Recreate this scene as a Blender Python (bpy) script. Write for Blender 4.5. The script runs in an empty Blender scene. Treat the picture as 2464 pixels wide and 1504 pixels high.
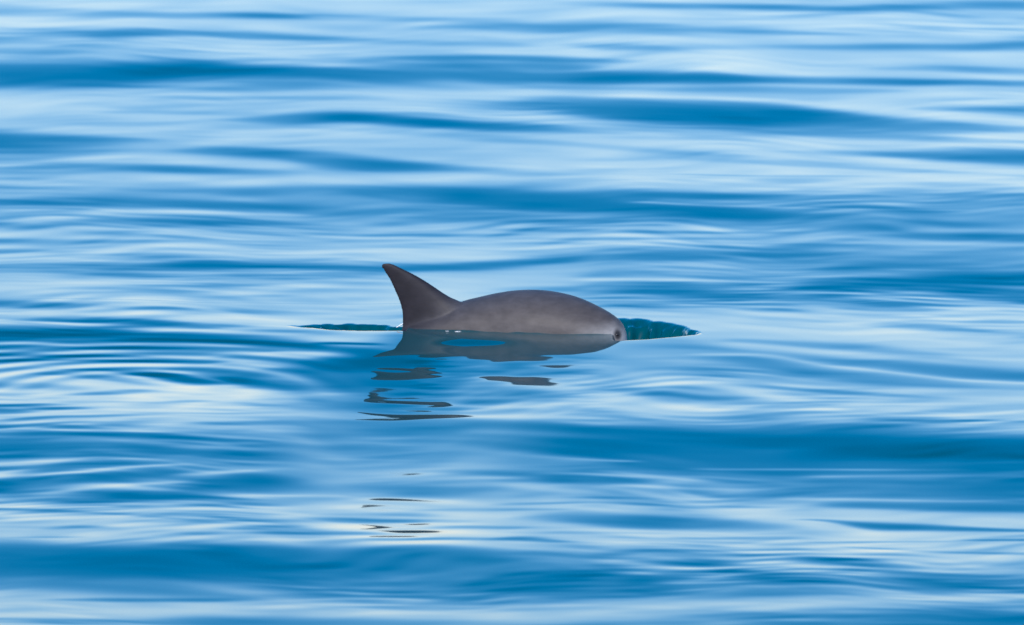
import bpy, math, numpy as np
from mathutils import Vector, Matrix

C = bpy.context.scene.collection
sc = bpy.context.scene

# ------------------------------------------------------------------ camera
CAM_H, CAM_D = 4.2, 28.0            # eye height above the sea, ground distance to the animal
FRAME_W = 3.2                       # metres across the frame at the animal
cam_d = bpy.data.cameras.new('camera')
cam = bpy.data.objects.new('camera', cam_d)
C.objects.link(cam)
sc.camera = cam
slant = math.hypot(CAM_H, CAM_D)
cam_d.sensor_width = 36.0
cam_d.lens = 36.0 * slant / FRAME_W
cam_d.clip_start = 0.5
cam_d.clip_end = 40000
PITCH = math.atan2(CAM_H, CAM_D)
cam.location = (0, -CAM_D, CAM_H)
cam.rotation_euler = (math.pi / 2 - PITCH, 0, 0)
cam_d.dof.use_dof = True
cam_d.dof.focus_distance = slant - 1.5
cam_d.dof.aperture_fstop = cam_d.lens / 34.0

# ------------------------------------------------------------------ sky and sun
SUN_EL, SUN_AZ = math.radians(42), math.radians(200)    # azimuth: direction the light comes from, clockwise from +Y
w = bpy.data.worlds.new('World')
sc.world = w
w.use_nodes = True
nt = w.node_tree
nt.nodes.clear()
sky = nt.nodes.new('ShaderNodeTexSky')
sky.sky_type = 'NISHITA'
sky.sun_disc = False
sky.sun_elevation = SUN_EL
sky.sun_rotation = SUN_AZ
sky.altitude = 0
sky.air_density = 1.06
sky.dust_density = 0.6
sky.ozone_density = 4.6
hs = nt.nodes.new('ShaderNodeHueSaturation')
hs.inputs['Saturation'].default_value = 1.5
hs.inputs['Value'].default_value = 1.0
hs.inputs['Hue'].default_value = 0.502
bg = nt.nodes.new('ShaderNodeBackground')
bg.inputs['Strength'].default_value = 0.15
wo = nt.nodes.new('ShaderNodeOutputWorld')
nt.links.new(sky.outputs[0], hs.inputs['Color'])
tint = nt.nodes.new('ShaderNodeMix')
tint.data_type = 'RGBA'
tint.blend_type = 'MULTIPLY'
tint.inputs[0].default_value = 1.0
tint.inputs[7].default_value = (1.28, 0.935, 0.905, 1.0)      # camera white balance
nt.links.new(hs.outputs[0], tint.inputs[6])
nt.links.new(tint.outputs[2], bg.inputs[0])
nt.links.new(bg.outputs[0], wo.inputs[0])
sun_d = bpy.data.lights.new('sun', 'SUN')
sun = bpy.data.objects.new('sun', sun_d)
C.objects.link(sun)
sun_d.energy = 2.6
sun_d.angle = math.radians(0.53)
sun_d.color = (1.0, 0.95, 0.88)
sd = Vector((math.sin(SUN_AZ) * math.cos(SUN_EL), math.cos(SUN_AZ) * math.cos(SUN_EL), math.sin(SUN_EL)))
sun.rotation_euler = sd.to_track_quat('Z', 'Y').to_euler()
sun.location = sd * 50
sc.view_settings.view_transform = 'Standard'
sc.view_settings.look = 'None'
sc.view_settings.exposure = 0.69
sc.view_settings.gamma = 1
sc.view_settings.use_curve_mapping = False

# ------------------------------------------------------------------ helpers
rng = np.random.default_rng(11)
PX = 2464.0                          # the photograph is measured on a grid 2464 wide
U0, V0 = 1232.0, 752.0
F = PX * cam_d.lens / 36.0
MPP = FRAME_W / PX


def project(x, y, h):
    dy = y + CAM_D
    dz = CAM_H - h
    depth = dy * math.cos(PITCH) + dz * math.sin(PITCH)
    return U0 + F * x / depth, V0 + F * np.tan(np.arctan2(dz, dy) - PITCH)


def ground(u, v, z=0.0):
    a = PITCH + np.arctan((v - V0) / F)
    dy = (CAM_H - z) / np.tan(a)
    depth = dy * math.cos(PITCH) + (CAM_H - z) * math.sin(PITCH)
    return (u - U0) * depth / F, dy - CAM_D


def blur1(a, sigma, axis):
    if sigma < 0.3:
        return a
    r = int(3 * sigma + 1)
    k = np.exp(-0.5 * (np.arange(-r, r + 1) / sigma) ** 2)
    k /= k.sum()
    n = a.shape[axis]
    m = n + 2 * r
    pad = [(0, 0)] * a.ndim
    pad[axis] = (r, r)
    b = np.pad(a, pad, mode='wrap')
    fk = np.fft.rfft(k, m)
    sh = [1] * a.ndim
    sh[axis] = len(fk)
    c = np.fft.irfft(np.fft.rfft(b, axis=axis) * fk.reshape(sh), m, axis=axis)
    sl = [slice(None)] * a.ndim
    sl[axis] = slice(2 * r, 2 * r + n)
    return c[tuple(sl)]


def noise(shape, su, sv):
    a = blur1(blur1(rng.standard_normal(shape), sv, 0), su, 1)
    return a / a.std()


def smooth01(t):
    t = np.clip(t, 0, 1)
    return t * t * (3 - 2 * t)


# ------------------------------------------------------------------ the swell: a map of facet tilt
# Measured crests and troughs: each row is one wave face, "u, upper edge, lower edge, tilt" along its crest.
WAVES = """
# base regions (broad)
B 1437,600,735,.55 1800,600,735,.55 2464,605,733,.58
B 0,155,210,.6 600,160,215,.5 1232,165,210,.5
B 0,455,560,.42 1232,440,545,.55 2464,470,560,.5
B 0,786,890,.62 500,820,900,.55 900,850,930,.4
B 0,1030,1210,.6 600,1060,1215,.55 1000,1030,1210,.55 1400,1030,1190,.6 2464,1060,1225,.7
B 0,1315,1430,.7 1000,1325,1450,.65 2000,1345,1430,.6 2464,1350,1430,.6
B 1300,828,900,.4 1600,828,905,.45 2000,860,920,.4 2464,885,935,.35
# top
S 0,8,35,.4 100,15,36,.36 250,25,42,.34
S 200,25,40,.42 425,30,45,.62 580,29,44,.7 700,33,45,.62 900,39,47,.4 1050,42,50,.3
S 0,72,95,.45 100,68,90,.6 250,67,90,.72 330,68,88,.7 450,71,87,.58 600,77,95,.45 750,85,103,.48 1000,97,110,.38 1232,100,112,.3
S 770,36,48,.35 1000,42,52,.35 1232,45,58,.35
S 1030,60,72,.3 1200,60,74,.5 1400,62,80,.38
S 0,85,106,.5 60,88,105,.42 200,92,108,.28
S 0,112,132,.35 200,118,132,.3 320,122,128,.25
S 300,200,214,.5 450,188,217,.55 600,186,218,.52 750,190,215,.5 850,198,212,.45
S 850,148,164,.45 1000,150,168,.52 1232,150,166,.5 1400,153,168,.55
S 870,138,150,.4 1000,134,148,.62 1150,132,148,.72 1232,132,148,.74 1310,134,150,.72 1400,138,152,.6 1500,143,152,.4
S 0,154,207,.95 225,153,206,.95 325,152,198,1.0 450,151,186,1.05 520,151,184,1.1 625,157,184,1.05 750,163,188,.88 900,167,197,.76 1050,170,193,.7 1232,171,204,.62 1380,170,205,.72 1480,171,203,.95 1700,174,202,.95 1780,180,200,.9 1860,184,200,.65 1980,186,203,.62 2100,188,205,.72 2200,190,206,.75 2330,191,205,.65 2464,193,207,.6
S 380,228,236,.3 480,230,240,.42 640,231,240,.4 800,232,240,.3
S 280,266,273,.28 450,268,276,.32 600,270,280,.28
S 560,285,292,.3 625,279,296,.55 700,271,298,.72 760,268,297,.87 850,270,296,1.0 950,275,302,1.0 1050,282,309,.95 1150,291,315,.9 1232,293,317,.85 1310,296,318,.65 1400,305,321,.45 1500,313,322,.3
S 750,302,310,.35 900,306,322,.35 1100,318,332,.35 1232,325,335,.35
S 1150,330,340,.3 1232,333,345,.42 1350,338,350,.4 1500,350,362,.35 1650,362,375,.35 1800,372,385,.35
S 1080,240,262,.3 1180,244,268,.5 1232,240,268,.6 1300,236,268,.65 1380,236,275,.68 1450,240,285,.82 1520,241,297,.97 1632,245,306,1.0 1730,247,312,1.0 1830,247,318,1.0 1870,250,318,.85 1932,253,312,.87 2032,264,315,.75 2132,276,318,.65 2232,282,320,.6 2332,295,318,.6 2464,302,316,.6
S 1860,262,280,.95 1932,264,284,.98 2032,272,288,.85 2132,282,295,.7
S 1830,310,322,.55 2000,312,328,.55 2150,318,336,.5 2300,328,342,.45 2464,338,345,.4
L 1150,221,227,.1 1480,225,232,.08 1680,230,239,.08 1880,236,247,.1 1980,242,259,.1 2150,254,276,.12 2300,267,286,.15 2464,276,297,.15
S 1232,205,213,.45 1450,206,216,.5 1650,208,222,.52 1800,206,224,.48 1950,210,228,.42 2150,215,222,.3
S 2240,255,266,.35 2330,255,270,.52 2464,250,276,.68
S 1400,3,14,.3 1532,5,18,.5 1680,6,22,.66 1800,8,24,.74 1930,11,26,.72 2050,12,27,.64 2200,8,26,.58 2300,3,26,.62 2464,0,25,.68
S 1232,56,70,.35 1400,52,76,.46 1600,58,78,.42 1700,66,80,.42 1850,72,85,.52 1950,76,84,.45 2050,80,86,.3
S 1400,102,112,.3 1450,105,122,.5 1600,106,121,.46 1800,108,118,.38 2000,107,120,.44 2150,104,120,.52 2250,106,122,.52 2350,105,122,.55 2464,95,122,.56
S 2130,160,168,.3 2230,158,170,.44 2350,160,176,.52 2464,165,180,.52
S 2200,30,48,.3 2464,28,60,.42
S 1900,362,368,.3 2032,362,375,.44 2132,362,378,.58 2232,363,386,.72 2332,361,392,.82 2464,362,398,.9
S 1650,375,385,.3 1800,382,394,.4 1950,388,402,.4 2100,400,412,.42 2250,408,416,.4 2300,412,416,.3
S 1640,418,420,.35 1720,420,423,.52 1850,422,425,.38 2100,421,425,.3
S 1850,430,440,.3 1950,430,442,.44 2080,434,444,.35
S 1100,410,425,.25 1232,404,426,.42 1300,408,424,.36 1360,415,424,.2
S 0,355,382,.5 100,350,380,.46 250,345,375,.42 400,346,368,.38
S 0,318,362,.92 60,321,362,.87 150,325,350,.76 250,328,345,.65 330,332,343,.52 400,338,346,.3
S 400,356,366,.35 480,353,372,.62 550,352,374,.76 640,356,380,.74 700,360,384,.68 780,366,405,.72 850,376,412,.86 920,384,414,.92 1000,390,414,.82 1100,398,414,.62 1180,402,416,.55 1280,408,418,.4
S 0,398,440,.4 100,396,425,.46 220,392,415,.56 330,394,414,.7 450,398,418,.74 560,404,420,.56 680,410,424,.4
L 0,396,404,.15 100,385,392,.13 250,375,383,.13 320,374,380,.2
L 500,428,444,.08 700,428,446,.06 900,420,442,.1 1200,420,446,.1
# band 450-550
S 180,460,474,.4 325,455,472,.52 450,454,470,.56 560,453,472,.66 750,450,472,.6 880,447,474,.67 1000,448,478,.72 1100,455,486,.82 1180,460,495,.9 1232,462,502,.92 1350,463,512,.95 1450,465,515,.97 1530,467,520,.97 1600,484,522,.95 1700,498,530,.97 1800,502,534,1.0 1900,508,532,.9 1980,512,530,.8 2080,515,532,.66 2200,520,545,.62 2300,535,550,.6 2464,535,550,.52
S 1500,458,480,.85 1640,461,480,.87 1732,463,482,.92 1832,465,484,.86 1932,468,484,.66 2050,470,486,.56 2200,470,484,.52 2350,463,478,.62 2464,463,482,.76
S 1232,505,530,.65 1400,515,540,.65 1600,522,545,.7 1800,532,545,.6 2000,532,550,.6 2150,532,556,.6
S 1900,486,506,.6 2100,486,514,.56 2300,486,530,.52 2464,485,530,.5
L 1560,484,488,.5 1650,490,494,.48 1800,495,499,.4 2000,500,504,.38 2300,504,508,.35
S 0,480,498,.62 150,478,495,.62 250,476,494,.72 350,477,496,.8 500,484,503,.87 620,490,506,.82 750,494,512,.72 900,500,520,.62 1050,505,528,.62 1232,508,532,.62
L 250,502,511,.15 420,504,513,.13 600,511,518,.18 700,515,521,.25
S 150,520,530,.42 280,520,538,.56 400,526,542,.72 480,527,544,.77 580,527,543,.72 680,530,542,.56 760,532,540,.4
S 0,531,548,.67 60,536,550,.56 140,542,550,.36
S 0,574,586,.47 150,575,586,.5 300,576,585,.42 420,578,584,.3
S 0,598,610,.47 100,600,609,.42 200,602,608,.25
S 700,562,566,.3 900,562,568,.42 1050,563,569,.52 1232,562,568,.46
S 1232,548,556,.52 1350,550,558,.52 1500,552,560,.45
S 1500,553,560,.38 1640,555,562,.62 1750,557,563,.68 1880,556,562,.5
S 1232,570,577,.32 1450,572,578,.48 1700,571,577,.46 1800,575,580,.2
S 1232,581,587,.42 1400,582,588,.44 1600,592,597,.35
S 2080,563,570,.4 2160,562,576,.56 2260,563,580,.67 2380,563,580,.72 2464,564,582,.72
S 1900,585,590,.36 2200,590,598,.46 2464,592,604,.52
# band 620-720
S 0,637,655,.5 120,635,660,.56 240,632,662,.66 330,626,660,.76 420,623,652,.94 520,622,648,.92 620,626,650,.82 760,632,652,.82 900,635,660,.82 1040,636,652,.8 1150,630,650,.78 1232,622,645,.75 1350,614,635,.76 1437,608,630,.75 1560,606,628,.77 1700,604,622,.72 1850,602,620,.64 2000,605,625,.62 2200,612,634,.56 2464,615,630,.5
S 200,652,670,.46 400,652,675,.46 550,650,678,.5 700,655,675,.46 850,657,668,.4
S 1900,645,655,.56 2020,638,652,.77 2150,634,648,.72 2300,632,645,.62
S 1850,688,694,.6 1930,682,698,.82 2020,676,700,.94 2120,670,696,.97 2220,663,690,.87 2320,656,686,.97 2464,655,684,1.0
S 2200,705,718,.6 2350,703,725,.72 2464,703,730,.77
S 1437,686,698,.52 1530,685,702,.72 1620,690,712,.87 1720,694,718,.92 1800,700,720,.72 1880,700,718,.6
S 1230,690,700,.4 1330,690,702,.55 1437,690,700,.52
L 1350,668,676,.13 1437,668,676,.13 1600,670,677,.15 1700,672,678,.25
S 360,685,692,.3 460,684,692,.42 600,682,690,.36 750,678,683,.25
S 220,698,706,.3 400,697,705,.42 470,699,704,.3
S 520,712,717,.25 650,709,715,.32
S 680,718,726,.25 850,716,728,.32
S 0,722,740,.72 90,724,742,.7 180,730,742,.62 250,732,740,.4
S 340,736,746,.42 440,738,752,.62 520,742,754,.6 620,746,756,.42 760,750,760,.25
S 30,766,772,.36 200,766,778,.56 290,766,782,.77 360,770,784,.72 450,775,788,.62 560,782,796,.52 700,788,802,.48 780,796,808,.42
S 1437,735,745,.47 1600,734,745,.47 1800,737,746,.44 1950,740,750,.35
S 1950,738,742,.3 2100,740,748,.47 2200,745,751,.52 2300,742,750,.36 2464,740,748,.3
S 2080,776,784,.36 2180,778,792,.44 2300,788,806,.44 2464,800,815,.42
S 2350,770,778,.47 2464,772,780,.52
# left wake
S 0,786,822,1.14 160,786,822,1.14 280,795,822,1.07 390,800,823,1.07 510,803,828,1.07 625,811,838,1.02 725,821,845,.97 820,833,852,.82 900,840,858,.77 960,846,865,.87 1060,852,872,.8
L 0,823,831,.55 200,823,830,.5 420,824,832,.55 560,832,840,.5
S 0,834,842,.87 150,832,840,.82 300,832,842,.87 420,836,848,.87 520,842,850,.77
L 0,844,849,.45 200,843,850,.4 400,851,858,.4 520,852,860,.35
S 0,852,858,.87 160,853,860,.82 300,855,861,.77 420,862,868,.62
S 0,864,871,.92 100,864,870,.82 220,864,870,.82 400,868,874,.77 500,872,880,.5
L 0,875,886,.25 200,873,885,.25 400,878,888,.3
S 560,858,872,.62 650,862,880,.67 720,868,886,.77 800,872,892,.62
S 800,862,880,.72 880,868,892,.82 960,880,902,.87 1040,890,912,.82 1120,902,918,.6
L 690,845,851,.2 780,849,859,.15 860,857,866,.15 940,866,876,.2 1050,878,886,.25
L 560,870,878,.12 640,878,886,.1 720,890,900,.1 800,911,921,.1 900,929,939,.12
S 150,887,890,.5 250,887,893,.72 330,890,904,.97 400,898,918,1.02 450,908,926,1.02 500,915,926,.92 540,920,926,.5
S 430,886,892,.62 500,892,908,.92 560,900,922,1.02 620,910,936,1.07 670,925,938,.92 690,932,938,.5
S 620,886,898,.5 700,895,910,.67 760,905,922,.72 820,920,940,.67 880,935,948,.5
S 120,895,902,.52 220,898,912,.58 300,908,922,.52 340,915,930,.4
S 0,920,936,.52 60,918,938,.52 150,925,940,.42
S 170,945,952,.42 260,942,952,.58 330,936,946,.52
S 0,974,979,.82 50,973,977,.87 85,970,974,.72
S 80,976,984,.52 130,980,988,.62 180,981,986,.4
S 425,965,970,.56 470,962,970,.5
S 370,992,995,.42 560,993,997,.5 740,990,994,.3
S 0,1020,1034,.87 60,1026,1036,.72
S 60,1022,1028,.5 130,1020,1032,.92 200,1026,1032,.72 300,1028,1034,.5
S 0,1040,1048,.82 70,1038,1046,.92 120,1036,1046,.97 250,1040,1052,1.0 360,1042,1054,1.0 450,1048,1060,.92 560,1056,1066,.72 650,1062,1072,.67 800,1070,1080,.82 964,1075,1084,.87
L 60,1029,1034,.2 110,1031,1035,.15 200,1034,1038,.2 400,1036,1040,.25 500,1041,1048,.18 600,1046,1054,.18 660,1056,1062,.2 800,1064,1068,.3
S 0,1055,1098,.97 100,1058,1092,.92 200,1060,1085,.82 280,1062,1078,.72
S 230,1075,1090,.62 330,1070,1096,.87 430,1078,1098,.92 520,1082,1100,.82 600,1092,1104,.87 700,1095,1108,.7
S 460,1092,1100,.62 540,1094,1108,.87 620,1096,1108,.77 700,1098,1112,.62
L 0,1108,1120,.25 100,1104,1116,.2 180,1100,1108,.18 230,1098,1102,.3
S 60,1125,1132,.62 140,1118,1132,.77 220,1112,1125,.77 330,1105,1120,.82 420,1105,1116,.7
S 0,1158,1188,1.02 80,1156,1182,.92 150,1152,1168,.82 230,1140,1158,.87 320,1132,1152,.97 400,1130,1150,.97 450,1134,1146,.7
L 0,1142,1152,.15 100,1138,1146,.13 200,1132,1140,.13 280,1122,1130,.13 350,1119,1124,.18 430,1115,1120,.3
S 120,1196,1206,.52 200,1186,1206,.82 300,1182,1206,1.0 400,1180,1206,1.0 480,1185,1203,.87 540,1192,1202,.6
L 100,1184,1192,.15 200,1172,1182,.15 280,1163,1172,.13 350,1160,1168,.13 430,1157,1163,.2
S 490,1160,1172,.62 540,1148,1176,.92 620,1146,1178,1.0 700,1152,1178,.87 760,1160,1176,.6
L 470,1137,1146,.12 540,1133,1142,.08 620,1130,1136,.08 690,1127,1131,.15
L 600,1190,1195,.15 700,1191,1196,.12 800,1192,1197,.15
S 820,1165,1185,.62 900,1162,1190,.82 980,1165,1198,.92 1060,1170,1198,.87 1140,1180,1198,.67 1232,1190,1200,.5
L 820,1103,1108,.2 900,1104,1109,.15 970,1106,1110,.2
S 1000,1130,1138,.62 1100,1132,1140,.77 1232,1139,1150,.87 1350,1144,1158,.9 1450,1148,1162,.87 1560,1150,1162,.7
# right of centre, below bow
S 1480,828,860,.45 1640,826,860,.5 1720,838,870,.57 1800,855,885,.67 1860,866,893,.7 1930,880,905,.65 2030,893,918,.62 2150,908,926,.52 2300,922,934,.44 2464,930,940,.36
S 1860,854,862,.36 1950,858,872,.52 2080,866,888,.65 2200,876,898,.7 2350,886,910,.7 2464,893,918,.7
S 1780,815,824,.36 1900,820,834,.47 2050,826,846,.52 2150,836,856,.42 2250,850,864,.35
S 1437,850,880,.5 1550,862,890,.52 1650,875,898,.5 1780,885,905,.46 1850,892,905,.35
L 1700,850,857,.25 1850,850,856,.2 1950,874,880,.25 2100,889,895,.2 2300,912,918,.15 2464,920,926,.15
S 1470,925,940,.42 1540,934,958,.58 1620,938,970,.68 1700,945,974,.62 1780,952,974,.52 1850,960,974,.3
S 1700,915,922,.32 1850,927,935,.42 2000,938,948,.42 2150,948,956,.47 2250,955,962,.3
S 1980,1000,1010,.36 2100,1002,1014,.47 2230,1004,1016,.5 2330,1010,1014,.47 2464,1012,1016,.42
S 2180,1011,1014,.62 2280,1011,1013,.62 2350,1012,1014,.5
S 1300,1008,1014,.45 1437,1007,1016,.52 1550,1008,1014,.4
# big band 1010-1220
S 500,1015,1024,.52 620,1014,1024,.72 760,1014,1028,.77 900,1013,1030,.87 1000,1013,1032,.92 1150,1010,1035,.97 1232,1018,1040,1.0 1330,1024,1045,.97 1480,1026,1052,.97 1650,1026,1080,1.0 1800,1028,1120,1.04 1950,1034,1135,1.1 2080,1036,1130,1.2 2180,1044,1125,1.24 2330,1050,1122,1.2 2464,1060,1120,1.17
S 900,1038,1048,.82 1050,1040,1052,.92 1232,1050,1062,1.0 1400,1052,1080,1.02 1550,1055,1100,1.02 1700,1075,1130,1.02 1850,1095,1146,.97 2000,1110,1146,.94 2150,1110,1140,.92 2300,1110,1135,.92 2464,1110,1140,.92
S 800,1054,1062,.67 1000,1056,1068,.92 1150,1058,1076,1.0 1232,1068,1088,1.0 1400,1078,1105,.97 1550,1098,1130,.94 1650,1115,1146,.92
S 900,1070,1080,.72 1050,1072,1084,.82 1232,1085,1092,.72
S 1000,1080,1088,.72 1232,1092,1100,.62 1400,1105,1118,.56
L 700,1030,1034,.35 900,1032,1036,.5 1100,1036,1039,.65 1300,1046,1049,.75
L 850,1048,1053,.4 1050,1053,1056,.55 1200,1057,1060,.65
L 700,1066,1070,.3 900,1064,1068,.4 1100,1080,1084,.5 1300,1098,1103,.4 1500,1108,1112,.4
L 1700,1128,1131,.6 1980,1128,1132,.5 2150,1129,1133,.55 2330,1130,1133,.6
L 1980,1144,1150,.4 2200,1142,1148,.45 2464,1143,1149,.5
L 1500,1165,1172,.2 1700,1172,1180,.25 1950,1176,1182,.4 2200,1160,1165,.4
S 1650,1152,1172,.62 1850,1152,1180,.67 2100,1150,1195,.7 2300,1152,1210,.72 2464,1152,1215,.77
S 1900,1152,1160,.77 2100,1154,1164,.77 2300,1158,1170,.82
S 2200,1166,1184,.82 2464,1170,1186,.87
S 2000,1206,1220,.62 2150,1210,1226,.8 2300,1212,1230,.84 2464,1212,1232,.87
S 1950,1185,1196,.67 2150,1188,1198,.77
L 1900,1198,1204,.3 2100,1200,1206,.35 2300,1204,1209,.45 2464,1200,1206,.5
S 1360,1195,1199,.42 1450,1195,1200,.68 1580,1198,1202,.42
S 1232,1211,1216,.62 1360,1208,1212,.62 1450,1207,1210,.42
S 1400,1205,1208,.42 1550,1212,1216,.58 1700,1216,1220,.58 1850,1218,1224,.42
S 1270,1242,1252,.42 1340,1236,1256,.62 1450,1235,1266,.78 1560,1238,1272,.88 1680,1244,1274,.82 1780,1252,1276,.67 1880,1260,1276,.46
S 1965,1249,1252,.72 2010,1251,1258,.78 2070,1256,1274,.88 2150,1260,1276,.92 2250,1264,1278,.92 2350,1270,1278,.82 2464,1274,1280,.62
S 0,1222,1227,.87 60,1224,1228,.72 150,1227,1232,.52 300,1236,1240,.46 450,1248,1253,.52 600,1252,1257,.42
S 320,1218,1224,.52 450,1215,1222,.62 540,1212,1216,.5
S 1040,1226,1229,.52 1150,1226,1230,.52 1232,1225,1229,.62 1330,1224,1228,.4
S 900,1254,1260,.5 1000,1250,1256,.32 1100,1252,1258,.32
S 540,1243,1247,.52 620,1243,1248,.47
S 560,1268,1274,.5 700,1265,1272,.42
S 480,1280,1288,.5 700,1278,1286,.5 1000,1282,1290,.5
S 960,1270,1276,.42 1100,1266,1272,.62 1232,1268,1273,.62
S 50,1292,1295,.42 100,1291,1294,.77 160,1291,1294,.5
S 205,1264,1272,.5 225,1266,1272,.5
S 940,1297,1302,.5 1020,1294,1300,.92 1100,1295,1299,.82 1180,1296,1300,.72 1260,1290,1302,.95 1330,1302,1306,.62
S 1350,1278,1284,.42 1600,1280,1285,.42
S 1650,1293,1298,.42 1780,1292,1298,.58 1900,1292,1298,.42
S 1980,1304,1306,.55 2100,1303,1306,.65 2250,1302,1304,.45
S 2350,1299,1301,.72 2464,1297,1302,.82
S 2050,1315,1318,.52 2200,1323,1328,.62 2300,1328,1332,.52 2464,1330,1336,.68
# bottom
S 0,1312,1340,.77 600,1318,1345,.82 900,1318,1360,.77 1232,1330,1375,.62 1500,1335,1385,.6 1800,1345,1395,.58 2100,1348,1400,.58 2464,1352,1405,.58
S 0,1318,1388,1.0 200,1320,1392,1.04 400,1322,1400,1.02 600,1322,1408,1.04 800,1330,1408,.97 950,1340,1430,.94 1100,1350,1440,.94 1232,1370,1440,.97 1400,1375,1432,.92 1600,1380,1418,.82 1750,1385,1415,.67 1950,1385,1412,.67 2200,1390,1420,.77 2350,1394,1420,.8 2464,1396,1418,.72
S 0,1390,1412,.67 300,1395,1425,.62 600,1405,1432,.62 900,1415,1450,.72 1100,1430,1460,.77 1300,1435,1455,.67 1600,1415,1438,.57 1900,1410,1430,.52 2200,1418,1426,.42
S 160,1441,1445,.62 250,1439,1448,.77 350,1440,1448,.72 450,1440,1448,.8 550,1440,1448,.74 610,1442,1446,.42
L 1232,1484,1500,.15 1450,1468,1490,.15 1700,1455,1472,.15 1980,1442,1462,.12 2200,1434,1456,.12 2464,1428,1452,.15
S 740,1455,1460,.42 900,1456,1464,.52 1100,1458,1468,.52 1232,1462,1472,.46 1400,1458,1466,.3
S 0,1488,1494,.32 350,1490,1504,.5 500,1483,1514,.67 700,1486,1520,.7 900,1486,1520,.62 1100,1490,1520,.6 1232,1502,1530,.57 1450,1492,1530,.6 1700,1478,1530,.6 1900,1468,1530,.65 2100,1462,1530,.77 2250,1460,1530,.87 2464,1462,1530,.94
# around the animal
S 650,890,905,.6 760,870,905,.8 850,850,905,1.08 950,843,905,1.17 1000,844,905,1.17 1060,850,905,1.08 1160,862,912,.95 1250,875,914,.82 1350,890,914,.68 1450,896,912,.5
S 700,905,945,.5 850,902,940,.95 950,902,945,1.08 1060,908,950,.98 1150,918,956,.75 1250,940,960,.5
S 700,945,962,.4 850,940,962,.7 960,940,962,.88 1060,942,964,.82 1160,950,968,.6 1300,960,972,.4
S 700,965,985,.35 820,962,996,.8 900,960,1000,1.0 960,960,1002,1.06 1060,962,1000,1.0 1150,968,998,.75 1300,980,996,.45 1420,984,996,.35
S 962,804,840,.85 1100,804,846,.75 1250,812,862,.62 1340,832,884,.5
S 1066,806,835,1.2 1100,806,838,1.22 1150,807,838,1.22 1200,816,836,1.2
S 795,823,829,1.1 840,824,829,1.15 895,826,831,1.0
S 960,886,889,.7 1000,889,893,.6 1040,897,901,.7
S 930,966,970,.4 1000,968,973,.35 1080,972,976,.3 1150,978,982,.25
S 985,987,990,.4 1060,990,993,.35 1120,988,992,.3
L 1170,906,911,.05 1220,911,923,.0 1300,917,936,.0 1385,936,949,.02
L 900,1002,1006,.45 1100,1000,1006,.3 1300,1000,1008,.08 1450,1002,1010,.1
S 1050,977,980,.45 1200,978,982,.3 1300,980,989,.15 1400,988,993,.18
S 760,1020,1060,.75 880,1016,1062,.92 980,1016,1062,.95 1080,1018,1062,.9
S 760,1066,1112,.7 880,1066,1112,.82 980,1066,1112,.82 1080,1068,1112,.75
S 820,1232,1256,.5 920,1232,1262,.62 1000,1232,1262,.6
"""
DU, DV = 4.0, 1.5
UA, UB, VA, VB = -1500.0, 3964.0, -700.0, 2300.0
uu = np.arange(UA, UB + 1, DU)
vv = np.arange(VA, VB + 1, DV)
SH = (len(vv), len(uu))


def wave_face(D, pts, power=3.0, fade=70.0):
    p = np.array(pts)
    us, tp, bt, dd = p.T
    lo = us[0] - (700 if us[0] <= 1 else fade)
    hi = us[-1] + (700 if us[-1] >= 2463 else fade)
    i0, i1 = max(0, int((lo - UA) / DU)), min(len(uu) - 1, int((hi - UA) / DU) + 1)
    if i1 <= i0:
        return
    u = uu[i0:i1 + 1]
    sm = 6.0

    def prof(val):
        e = np.concatenate([np.full(30, 0.0), np.zeros(len(u)), np.full(30, 0.0)])
        ue = np.concatenate([u[0] - DU * np.arange(30, 0, -1), u, u[-1] + DU * np.arange(1, 31)])
        e = np.interp(ue, us, val)
        k = np.exp(-0.5 * (np.arange(-18, 19) / sm) ** 2)
        return np.convolve(e, k / k.sum(), 'same')[30:30 + len(u)]
    c = prof((tp + bt) / 2)
    t = np.maximum(prof((bt - tp) / 2), 1.2)
    d = prof(dd)
    al = np.ones(len(u))
    al *= smooth01((u - lo) / max(us[0] - lo, 1) if us[0] > 1 else (u - lo) / 500)
    al *= smooth01((hi - u) / max(hi - us[-1], 1) if us[-1] < 2463 else (hi - u) / 500)
    t = t * (0.55 + 0.45 * al)
    j0 = max(0, int(((c - 3 * t).min() - VA) / DV))
    j1 = min(len(vv) - 1, int(((c + 3 * t).max() - VA) / DV) + 1)
    if j1 <= j0:
        return
    q = np.abs(vv[j0:j1 + 1, None] - c[None]) / t[None]
    a = np.exp(-0.69 * q ** power) * al[None]
    D[j0:j1 + 1, i0:i1 + 1] = D[j0:j1 + 1, i0:i1 + 1] * (1 - a) + d[None] * a


D = np.full(SH, 0.2)
# waves beyond the measured ones
for k in range(520):
    v = rng.uniform(VA, VB)
    far = (v - VA) / (VB - VA)
    L = rng.uniform(180, 800)
    u = rng.uniform(UA - 200, UB)
    t = rng.uniform(3, 16) * (0.6 + 0.9 * far)
    tilt = rng.normal(0, 0.02) * L
    d = rng.choice([0.1, 0.45, 0.6, 0.75, 0.95], p=[.25, .25, .2, .15, .15])
    ds = 0.4
    wave_face(D, [(u, v - t * .3, v + t * .3, .7 * d + .3 * ds), (u + L * .3, v - t + tilt * .3, v + t + tilt * .3, d),
                  (u + L * .7, v - t + tilt * .7, v + t + tilt * .7, d), (u + L, v + tilt - t * .3, v + tilt + t * .3, .7 * d + .3 * ds)], fade=100)
inside = (smooth01((uu + 250) / 250) * smooth01((2714 - uu) / 250))[None] * \
         (smooth01((vv + 120) / 120) * smooth01((1640 - vv) / 120))[:, None]
D = D * (1 - inside * 0.9) + 0.16 * inside * 0.9
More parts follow.
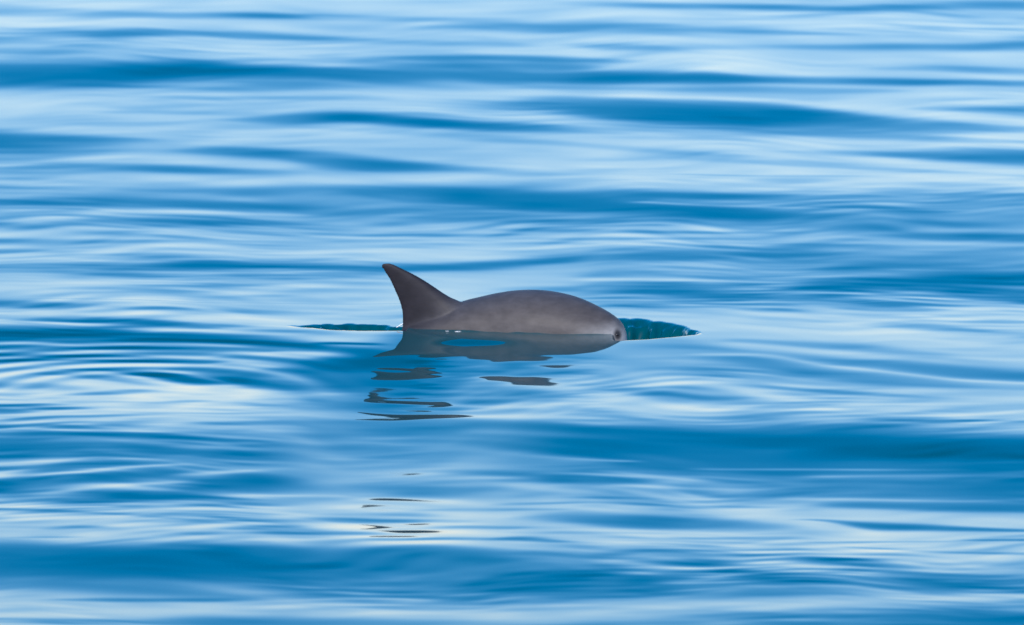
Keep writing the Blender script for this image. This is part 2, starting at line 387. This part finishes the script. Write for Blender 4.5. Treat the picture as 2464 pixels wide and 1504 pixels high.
for line in WAVES.strip().splitlines():
    if line[0] not in 'BSL':
        continue
    pts = [tuple(float(c) for c in p.split(',')) for p in line[1:].split()]
    wave_face(D, pts, power={'B': 4.0, 'S': 2.6, 'L': 2.0}[line[0]])
calm = 1 - 0.15 * smooth01((np.abs(uu[None] - 1240) - 330) / -60) * smooth01((np.abs(vv[:, None] - 850) - 60) / -20)
patchy = np.clip(1.0 + 0.75 * noise(SH, 70, 22), 0.1, 3.0)
near = smooth01((vv[:, None] - 250) / 700)
nz = 0.045 * noise(SH, 40, 8) + 0.045 * noise(SH, 14, 2.8) + \
     (0.35 + 0.65 * near) * patchy * (0.080 * noise(SH, 18, 1.6) + 0.065 * noise(SH, 9, 1.2) + 0.022 * noise(SH, 5, 1.0))
# the fine ripples run in gently curving lines
warp = 7.0 * noise(SH, 55, 26) + 3.0 * noise(SH, 24, 14)
jj = np.clip(np.arange(SH[0])[:, None] + warp, 0, SH[0] - 1.01)
j0 = jj.astype(int)
fr = jj - j0
nz = np.take_along_axis(nz, j0, 0) * (1 - fr) + np.take_along_axis(nz, j0 + 1, 0) * fr
rings = np.exp(-((uu[None] - 420) / 420) ** 4 - ((vv[:, None] - 895) / 75) ** 4)
D = D + nz * calm * (1 - 0.6 * rings) * (1 - 0.55 * smooth01((D - 0.6) / 0.35))
D = 0.58 + (D - 0.58) * (1 + 0.6 * rings)
# the round ripples left by the tail: true circles on the surface
gx, gy = ground(uu[None], vv[:, None])
cx, cy = ground(330.0, 940.0)
rr = np.hypot(gx - cx, gy - cy)
D = D + 0.36 * np.sin(2 * math.pi * rr / 0.135 + 0.6 * np.sin(gx * 3.1)) * smooth01((rr - 0.18) / 0.2) * smooth01((1.35 - rr) / 0.8) * smooth01((gy - cy + 0.25) / 0.4) * smooth01((880 - uu[None]) / 300)
shard = smooth01((uu[None] - 960) / 60) * smooth01((1500 - uu[None]) / 90) * smooth01((vv[:, None] - 838) / 40) * smooth01((1010 - vv[:, None]) / 20)
D = D + shard * (0.10 * noise(SH, 5, 1.1) + 0.05 * noise(SH, 16, 2.2))
# small disturbed patch where the tail has just passed
patch = np.exp(-((uu[None] - 560) / 240) ** 2 - ((vv[:, None] - 962) / 26) ** 2)
D = D + patch * (0.10 * noise(SH, 5, 1.6) + 0.06 * noise(SH, 9, 2.4))
D = blur1(D, 0.5, 0)

LUT_D = [-0.4, 0.0, 0.15, 0.35, 0.5, 0.7, 0.85, 1.0, 1.1, 1.2, 1.3, 1.5]
LUT_S = [-0.05, -0.036, -0.029, -0.014, 0.002, 0.027, 0.045, 0.064, 0.092, 0.145, 0.26, 0.33]


def facet_slope(x, y, h):
    u, v = project(x, y, h)
    span = UB - UA
    w_ = np.mod(u - UA, 2 * span)
    u = np.where(w_ > span, 2 * span - w_, w_)
    fu = np.clip(u / DU, 0, SH[1] - 1.001)
    fv = np.clip((v - VA) / DV, 0, SH[0] - 1.001)
    iu, iv = fu.astype(int), fv.astype(int)
    a, b = fu - iu, fv - iv
    d = (D[iv, iu] * (1 - a) + D[iv, iu + 1] * a) * (1 - b) + (D[iv + 1, iu] * (1 - a) + D[iv + 1, iu + 1] * a) * b
    # farther water is seen at a lower angle, so the same tone needs a slightly steeper face
    return np.interp(d, LUT_D, LUT_S) + 0.65 * (PITCH - np.clip(np.arctan2(CAM_H - h, y + CAM_D), 0.09, 0.2))


def grow(start, step, end, g):
    out = []
    x = start
    while x < end:
        step *= g
        x += step
        out.append(x)
    return out


def material(name):
    m = bpy.data.materials.new(name)
    m.use_nodes = True
    return m, m.node_tree, m.node_tree.nodes['Principled BSDF']


# ------------------------------------------------------------------ water
xr = list(np.arange(0, 2.3, 0.008))
xr += grow(xr[-1], 0.008, 6000, 1.06)
xs = np.array([-x for x in xr[:0:-1]] + xr)
ys = np.concatenate([-np.array(grow(5.6, 0.012, 3000, 1.06))[::-1],
                     np.arange(-5.6, -1.1, 0.0125), np.arange(-1.1, 0.3, 0.007), np.arange(0.3, 9.3, 0.0125),
                     9.3 + np.array(grow(0, 0.0125, 9000, 1.06))])
NX, NY = len(xs), len(ys)
H = np.zeros((NY, NX))
jc = int(np.argmin(np.abs(ys + 0.4)))
LAM = 7.0
CORE = slice(3, NX - 3)
for step in (1, -1):
    h = np.zeros(NX)
    j = jc
    while 0 < j < NY - 1:
        j2 = j + step
        dy = ys[j2] - ys[j]
        if ys[j2] < -9.5 or ys[j2] > 24:
            dmp = np.exp(-abs(dy) / 6)
            h = h * dmp
        else:
            s = facet_slope(xs, ys[j], h)
            s = facet_slope(xs, (ys[j] + ys[j2]) / 2, h + s * dy / 2)
            h = h + s * dy
            h *= np.exp(-abs(dy) / LAM)
            kx = min(0.45, 34.0 * abs(dy))                  # surface tension across the march
            for _ in range(5):
                lap = np.zeros(NX)
                lap[CORE] = h[CORE.start - 1:CORE.stop - 1] - 2 * h[CORE] + h[CORE.start + 1:CORE.stop + 1]
                h = h + kx * lap
        H[j2] = h
        j = j2
H *= smooth01((22 - np.abs(xs)) / 14)[None]


RIP = noise((400, 1400), 22.0, 2.2) * 0.8 + noise((400, 1400), 30, 5) * 0.5 + noise((400, 1400), 8, 1.6) * 0.35


def hollow(far, near, wall, left, right, crinkle, deep):
    """a hollow in the surface beside the moving animal, seen over its near rim; the far wall is steep"""
    tu, tv = np.array(far).T
    bu, bv = np.array(near).T
    cols = np.where((xs > (tu[0] - U0) * MPP) & (xs < (tu[-1] - U0) * MPP))[0]
    for i in cols:
        u = U0 + xs[i] / MPP
        vb, vt = np.interp(u, bu, bv), np.interp(u, tu, tv)
        if vb - vt < 0.5:
            continue
        yc = ground(u, vb)[1]
        yc = ground(u, vb, H[int(np.argmin(np.abs(ys - yc))), i])[1]
        yf = ground(u, vt)[1]
        jf = int(np.argmin(np.abs(ys - yf)))
        yf = ground(u, vt, H[jf, i])[1] + crinkle * (0.9 * math.sin(u * 0.091) + 1.0 * math.sin(u * 0.143 + 1) + 0.8 * math.sin(u * 0.23 + 2))
        gap = max(yf - yc, 0.01)
        A = deep * gap * smooth01((u - tu[0]) / left) * smooth01((tu[-1] - u) / right)
        q = ys - yc
        wl = wall * gap
        f = np.where(q < gap - wl, smooth01(q / (0.35 * gap)), smooth01((gap - q) / wl))
        f = np.where((q < 0) | (q > gap), 0, f)
        col_n = RIP[np.clip(((q + 0.2) / 0.0035).astype(int), 0, 399), int(u / 1.6) % 1400]
        rip = 1 + 0.30 * col_n * np.clip(f * (1.2 - f) * 4, 0, 1)
        H[:, i] -= A * f * rip


hollow([(1470, 762), (1497, 764), (1530, 765), (1558, 768), (1585, 773), (1602, 775), (1625, 780), (1645, 786), (1662, 795), (1680, 804.5)],
       [(1470, 822), (1497, 820), (1550, 817.5), (1620, 811), (1680, 804.5)], 0.58, 20, 30, 0.012, 0.25)
hollow([(690, 785), (750, 781), (800, 779.5), (870, 779), (900, 780), (930, 784), (962, 786), (990, 790)],
       [(690, 785.5), (760, 789), (800, 794), (870, 796), (962, 796), (990, 797)], 0.55, 120, 20, 0.010, 0.24)

co = np.empty((NY, NX, 3), np.float32)
co[..., 0] = xs[None]
co[..., 1] = ys[:, None]
co[..., 2] = H
idx = np.arange(NX * NY, dtype=np.int32).reshape(NY, NX)
quads = np.stack([idx[:-1, :-1], idx[:-1, 1:], idx[1:, 1:], idx[1:, :-1]], -1).reshape(-1, 4)
me = bpy.data.meshes.new('water')
me.vertices.add(NX * NY)
me.vertices.foreach_set('co', co.ravel())
me.loops.add(quads.size)
me.loops.foreach_set('vertex_index', quads.ravel())
me.polygons.add(len(quads))
me.polygons.foreach_set('loop_start', np.arange(0, quads.size, 4, dtype=np.int32))
me.polygons.foreach_set('loop_total', np.full(len(quads), 4, np.int32))
me.polygons.foreach_set('use_smooth', np.ones(len(quads), bool))
me.update(calc_edges=True)
m, t, b = material('sea_water')
b.inputs['Base Color'].default_value = (0.0, 0.058, 0.075, 1)
b.inputs['Roughness'].default_value = 0.03
b.inputs['IOR'].default_value = 1.333
me.materials.append(m)
water = bpy.data.objects.new('water', me)
C.objects.link(water)
water['kind'] = 'structure'
water['label'] = 'calm blue sea with long glassy ripples'

# ------------------------------------------------------------------ the porpoise
AX = np.array([(300, -.30), (967, -.30), (1100, -.285), (1250, -.29), (1380, -.35), (1500, -.43), (1600, -.50)])
def axis_y(u):
    return np.interp(u, AX[:, 0], AX[:, 1])


def lift(u, v, y):
    """world x, z of an outline point seen at (u, v) that lies at depth y"""
    a = PITCH + np.arctan((v - V0) / F)
    z = CAM_H - (y + CAM_D) * np.tan(a)
    depth = (y + CAM_D) * math.cos(PITCH) + (CAM_H - z) * math.sin(PITCH)
    return (u - U0) * depth / F, z


# back line (tail to snout): u, v on the photograph and body radius in metres
BACK = np.array([(470, 985, .020), (560, 970, .028), (680, 935, .042), (800, 885, .056), (900, 832, .066), (967, 793, .080),
                 (1020, 765, .094), (1070, 742, .108), (1118, 723, .120), (1150, 716, .127), (1180, 708.5, .133), (1220, 701, .139), (1260, 697.5, .142),
                 (1300, 698, .143), (1340, 703.5, .138), (1380, 713, .131), (1410, 725, .122), (1440, 739.5, .112), (1465, 753, .100),
                 (1484, 766, .088), (1497, 779, .076), (1505, 795, .066), (1508, 812, .056), (1510, 832, .048), (1510, 850, .036), (1507, 862, .022), (1505, 870, .008)])
tt = np.concatenate([[0], np.cumsum(np.hypot(np.diff(BACK[:, 0]), np.diff(BACK[:, 1])))])
NS = 150
ts = np.linspace(0, tt[-1], NS)


def smooth_curve(vals, sig):
    e = np.interp(ts, tt, vals)
    k = np.exp(-0.5 * (np.arange(-12, 13) / sig) ** 2)
    k /= k.sum()
    ext = np.concatenate([2 * e[0] - e[12:0:-1], e, 2 * e[-1] - e[-2:-14:-1]])
    return np.convolve(ext, k, 'valid')


bu, bv, br = (smooth_curve(BACK[:, k], 1.6) for k in range(3))
by = axis_y(bu)
for _ in range(3):
    by = np.convolve(np.concatenate([np.full(10, by[0]), by, np.full(10, by[-1])]), np.ones(21) / 21, 'valid')
bx, bz = lift(bu, bv, by)
V, Fc = [], []
NR = 48
tx, ty, tz = np.gradient(bx), np.gradient(by), np.gradient(bz)
for i in range(NS):
    T = Vector((tx[i], ty[i], tz[i])).normalized()
    ii = min(i, NS - 36)
    side = Vector((0, 0, 1)).cross(Vector((tx[ii], ty[ii], 0))).normalized()
    up = T.cross(side).normalized()
    if up.z < 0 and i < NS - 40:
        up = -up
    R = br[i]
    P = Vector((bx[i], by[i], bz[i])) - up * R
    for k in range(NR):
        a = 2 * math.pi * k / NR
        V.append(P + up * (R * math.cos(a)) + side * (R * 0.97 * math.sin(a)))
    if i:
        o = (i - 1) * NR
        for k in range(NR):
            k2 = (k + 1) % NR
            Fc.append((o + k, o + k2, o + NR + k2, o + NR + k))
Fc.append(tuple(range(NR)))
Fc.append(tuple(range((NS - 1) * NR + NR - 1, (NS - 1) * NR - 1, -1)))


def loft(secs):
    base = len(V)
    n = len(secs[0])
    for s_ in secs:
        V.extend(Vector(p) for p in s_)
    for i in range(len(secs) - 1):
        o = base + i * n
        for k in range(n):
            k2 = (k + 1) % n
            Fc.append((o + k, o + k2, o + n + k2, o + n + k))
    Fc.append(tuple(range(base, base + n)))
    Fc.append(tuple(range(base + len(secs) * n - 1, base + (len(secs) - 1) * n - 1, -1)))


# dorsal fin: trailing and leading edge at falling heights
TRAIL = [(920, 633.5), (915, 638.0), (916, 645), (921, 650), (925, 657), (935, 672), (942, 686), (949, 701), (956, 716), (962, 731), (966, 748), (968, 764), (968, 780), (966, 797), (960, 820)]
LEAD = [(938, 633.2), (948, 635.5), (955, 639.5), (960, 642), (970, 646.5), (990, 656.5), (1012, 668.5), (1032, 681), (1050, 693), (1066, 704), (1084, 715), (1102, 722.5), (1118, 730), (1130, 745), (1130, 790)]
secs = []
yf = float(axis_y(1000))
for k, ((u1, v1), (u2, v2)) in enumerate(zip(TRAIL, LEAD)):
    x1, z1 = lift(u1, v1, yf)
    x2, z2 = lift(u2, v2, yf)
    ch = math.hypot(x2 - x1, z2 - z1)
    th = ch * 0.075 + 0.003 + 0.05 * (k / 14) ** 2.2
    th = min(th, 0.5 * ch + 0.001)
    ring = []
    for q in range(24):
        a = 2 * math.pi * q / 24
        s_ = 0.5 - 0.5 * math.cos(a)                 # 0 at the trailing edge
        w_ = th * math.sin(a) * (0.35 + 0.75 * s_) * 0.9
        ring.append((x1 + (x2 - x1) * s_, yf + w_ - 0.03 * (x1 + (x2 - x1) * s_ + 0.3), z1 + (z2 - z1) * s_))
    secs.append(ring)
loft(secs)
# flukes and flippers, under the surface
tail = Vector((bx[0], by[0], bz[0] - 0.02))
for sgn in (-1, 1):
    secs = []
    for f_ in np.linspace(0, 1, 8):
        ch = 0.10 * (1 - f_) ** 0.7 + 0.008
        c0 = tail + Vector((0.02 - 0.11 * f_ ** 1.4, sgn * 0.19 * f_, -0.02 * f_))
        secs.append([(c0.x + ch * (0.5 * math.cos(a)), c0.y, c0.z + 0.09 * ch * math.sin(a)) for a in np.linspace(0, 2 * math.pi, 12, endpoint=False)])
    loft(secs)
    pec = Vector((0.20, float(axis_y(1390)) + sgn * 0.09, -0.13))
    secs = []
    for f_ in np.linspace(0, 1, 8):
        ch = 0.085 * (1 - f_) ** 0.6 + 0.008
        c0 = pec + Vector((-0.12 * f_, sgn * 0.11 * f_, -0.10 * f_))
        secs.append([(c0.x + ch * (0.5 * math.cos(a)), c0.y + 0.09 * ch * math.sin(a) * sgn, c0.z + 0.1 * ch * math.sin(a)) for a in np.linspace(0, 2 * math.pi, 12, endpoint=False)])
    loft(secs)

org = Vector((0.0, -0.3, 0.0))
raw = bpy.data.meshes.new('porpoise_raw')
raw.from_pydata([v - org for v in V], [], Fc)
raw.update()
tmp = bpy.data.objects.new('porpoise_raw', raw)
C.objects.link(tmp)
rm = tmp.modifiers.new('skin', 'REMESH')
rm.mode = 'VOXEL'
rm.voxel_size = 0.0038
sm_ = tmp.modifiers.new('soften', 'SMOOTH')
sm_.factor = 0.5
sm_.iterations = 14
dg = bpy.context.evaluated_depsgraph_get()
pm = bpy.data.meshes.new_from_object(tmp.evaluated_get(dg))
bpy.data.objects.remove(tmp)
bpy.data.meshes.remove(raw)
pm.name = 'porpoise'
pm.materials.clear()
pm.polygons.foreach_set('use_smooth', np.ones(len(pm.polygons), bool))
n = len(pm.vertices)
P = np.empty(n * 3, np.float32)
pm.vertices.foreach_get('co', P)
P = P.reshape(-1, 3) + np.array(org, np.float32)
pu, pv = project(P[:, 0], P[:, 1], P[:, 2])
# skin pattern of the animal: dark fin, cape with painted sky sheen, grey flank, pale cheek, black ring round the eye
back_z = np.interp(P[:, 0], bx[:110], bz[:110])
cape_sheen = smooth01((P[:, 2] - (back_z - 0.050)) / 0.05)
fin = smooth01((P[:, 2] - (back_z - 0.045)) / 0.07) * smooth01((1130 - pu) / 110)
cheek = smooth01((pu - 1360) / 120) * smooth01((0.052 - P[:, 2] - 0.0006 * np.maximum(0, pu - 1480)) / 0.07)
flank = np.array([.060, .054, .054])
col = np.repeat(flank[None], n, 0)
col += (np.array([.052, .053, .062]) - col) * cape_sheen[:, None] * 0.8  # cape pigment, with the sky's bluish sheen on the back put into its colour
rear = smooth01((1200 - pu) / 230) * 0.55
col += (np.array([.032, .029, .032]) - col) * rear[:, None]
col += (np.array([.017, .0155, .020]) - col) * fin[:, None]
low = smooth01((0.045 - P[:, 2]) / 0.06) * smooth01((pu - 1080) / 150)
col += (np.array([.082, .075, .074]) - col) * (low * 0.75)[:, None]
col += (np.array([.40, .395, .39]) - col) * (cheek * 0.85)[:, None]
EYE_UV = (1488.0, 804.0)
mask = (pu > 1440) & (pu < 1540) & (P[:, 2] > -0.06)
# find the skin point nearest the camera under the eye
near = mask & (np.hypot(pu - EYE_UV[0], pv - EYE_UV[1]) < 4)
e_id = np.where(near)[0][np.argmin(P[near, 1])] if near.any() else np.argmin(P[:, 1])
E = P[e_id]
de = np.linalg.norm((P - E) / np.array([0.014, 0.022, 0.019]), axis=1)
ring_m = smooth01((1.4 - de) / 1.0)
col += (np.array([.018, .016, .017]) - col) * (ring_m * 0.95)[:, None]
ca = pm.color_attributes.new('skin_pattern', 'FLOAT_COLOR', 'POINT')
ca.data.foreach_set('color', np.concatenate([col, np.ones((n, 1))], 1).astype(np.float32).ravel())
# water climbs the flank in a thin uneven lip
for i in np.where((xs > -0.36) & (xs < 0.345))[0]:
    k = (np.abs(P[:, 0] - xs[i]) < 0.006) & (P[:, 1] < -0.25)
    if not k.any():
        continue
    q = P[k]
    near_z = np.abs(q[:, 2] - H[int(np.argmin(np.abs(ys + 0.42))), i]) < 0.012
    if not near_z.any():
        continue
    yf = q[near_z, 1].min()
    amp = 0.0028 * (1 + 0.55 * math.sin(xs[i] * 23 + 2 * math.sin(xs[i] * 9)) + 0.3 * math.sin(xs[i] * 57 + 3 * math.sin(xs[i] * 17)))
    amp *= smooth01((xs[i] + 0.36) / 0.05) * smooth01((0.31 - xs[i]) / 0.08)
    H[:, i] += amp * np.exp(-np.clip(yf - ys, 0, None) / 0.016) * (ys < yf + 0.05)
co[..., 2] = H
me.vertices.foreach_set('co', co.ravel())
me.update()
m, t, b = material('porpoise_skin')
at = t.nodes.new('ShaderNodeAttribute')
at.attribute_name = 'skin_pattern'
tc = t.nodes.new('ShaderNodeTexCoord')
mp = t.nodes.new('ShaderNodeMapping')
mp.inputs['Scale'].default_value = (9, 9, 16)
n1 = t.nodes.new('ShaderNodeTexNoise')
n1.inputs['Scale'].default_value = 3.0
n1.inputs['Detail'].default_value = 7
n1.inputs['Roughness'].default_value = 0.62
rp = t.nodes.new('ShaderNodeMapRange')
rp.inputs['From Min'].default_value = 0.25
rp.inputs['From Max'].default_value = 0.75
rp.inputs['To Min'].default_value = 0.72
rp.inputs['To Max'].default_value = 1.28
mx = t.nodes.new('ShaderNodeMix')
mx.data_type = 'RGBA'
mx.blend_type = 'MULTIPLY'
mx.inputs[0].default_value = 1
t.links.new(tc.outputs['Object'], mp.inputs[0])
t.links.new(mp.outputs[0], n1.inputs['Vector'])
t.links.new(n1.outputs[0], rp.inputs[0])
t.links.new(at.outputs['Color'], mx.inputs[6])
t.links.new(rp.outputs[0], mx.inputs[7])
t.links.new(mx.outputs[2], b.inputs['Base Color'])
b.inputs['Roughness'].default_value = 0.58
b.inputs['IOR'].default_value = 1.4
b.inputs['Specular IOR Level'].default_value = 0.3
b.inputs['Coat Weight'].default_value = 0.1           # film of water
b.inputs['Coat Roughness'].default_value = 0.38
b.inputs['Coat IOR'].default_value = 1.33
bp = t.nodes.new('ShaderNodeBump')
bp.inputs['Strength'].default_value = 0.12
bp.inputs['Distance'].default_value = 0.004
t.links.new(n1.outputs[0], bp.inputs['Height'])
t.links.new(bp.outputs[0], b.inputs['Normal'])
pm.materials.append(m)
porpoise = bpy.data.objects.new('porpoise', pm)
porpoise.location = org
C.objects.link(porpoise)
porpoise['label'] = 'grey porpoise surfacing to the right with a tall dark dorsal fin'
porpoise['category'] = 'porpoise'

# eye
import bmesh
bm = bmesh.new()
bmesh.ops.create_uvsphere(bm, u_segments=24, v_segments=16, radius=0.0050)
em = bpy.data.meshes.new('eye')
bm.to_mesh(em)
bm.free()
em.polygons.foreach_set('use_smooth', np.ones(len(em.polygons), bool))
m, t, b = material('eye_dark')
nz_ = t.nodes.new('ShaderNodeTexNoise')
nz_.inputs['Scale'].default_value = 80
cr = t.nodes.new('ShaderNodeValToRGB')
cr.color_ramp.elements[0].color = (.004, .004, .004, 1)
cr.color_ramp.elements[1].color = (.02, .014, .012, 1)
t.links.new(nz_.outputs[0], cr.inputs[0])
t.links.new(cr.outputs[0], b.inputs['Base Color'])
b.inputs['Roughness'].default_value = 0.3
em.materials.append(m)
eye = bpy.data.objects.new('eye', em)
C.objects.link(eye)
eye.parent = porpoise
nrm = np.array(pm.vertices[int(e_id)].normal)
eye.location = Vector(E - nrm * 0.0030) - org
eye['label'] = 'small dark eye in a black ring'

# thin threads of foam where the fin and the flank leave the water
bm = bmesh.new()
for (u, v, y, L, r, ang) in [(962, 783, -0.34, .010, .0016, 35), (957, 786, -0.35, .006, .0012, 25), (968, 780, -0.34, .004, .0010, 50),
                             (1102, 797.5, -0.41, .011, .0009, 2), (1076, 797, -0.41, .006, .0007, -3)]:
    x, z = lift(u, v, y)
    mt = Matrix.Translation((x, y, z)) @ Matrix.Rotation(-math.radians(ang), 4, 'Y') @ Matrix.Diagonal((L, r * 2.0, r, 1))
    bmesh.ops.create_icosphere(bm, subdivisions=2, radius=1.0, matrix=mt)
fm = bpy.data.meshes.new('foam')
bm.to_mesh(fm)
bm.free()
fm.polygons.foreach_set('use_smooth', np.ones(len(fm.polygons), bool))
m, t, b = material('foam_white')
b.inputs['Base Color'].default_value = (.8, .8, .8, 1)
b.inputs['Roughness'].default_value = 0.4
fm.materials.append(m)
foam = bpy.data.objects.new('foam', fm)
C.objects.link(foam)
foam['kind'] = 'stuff'
foam['label'] = 'thin white foam where the fin of the porpoise leaves the water'
foam['category'] = 'foam'
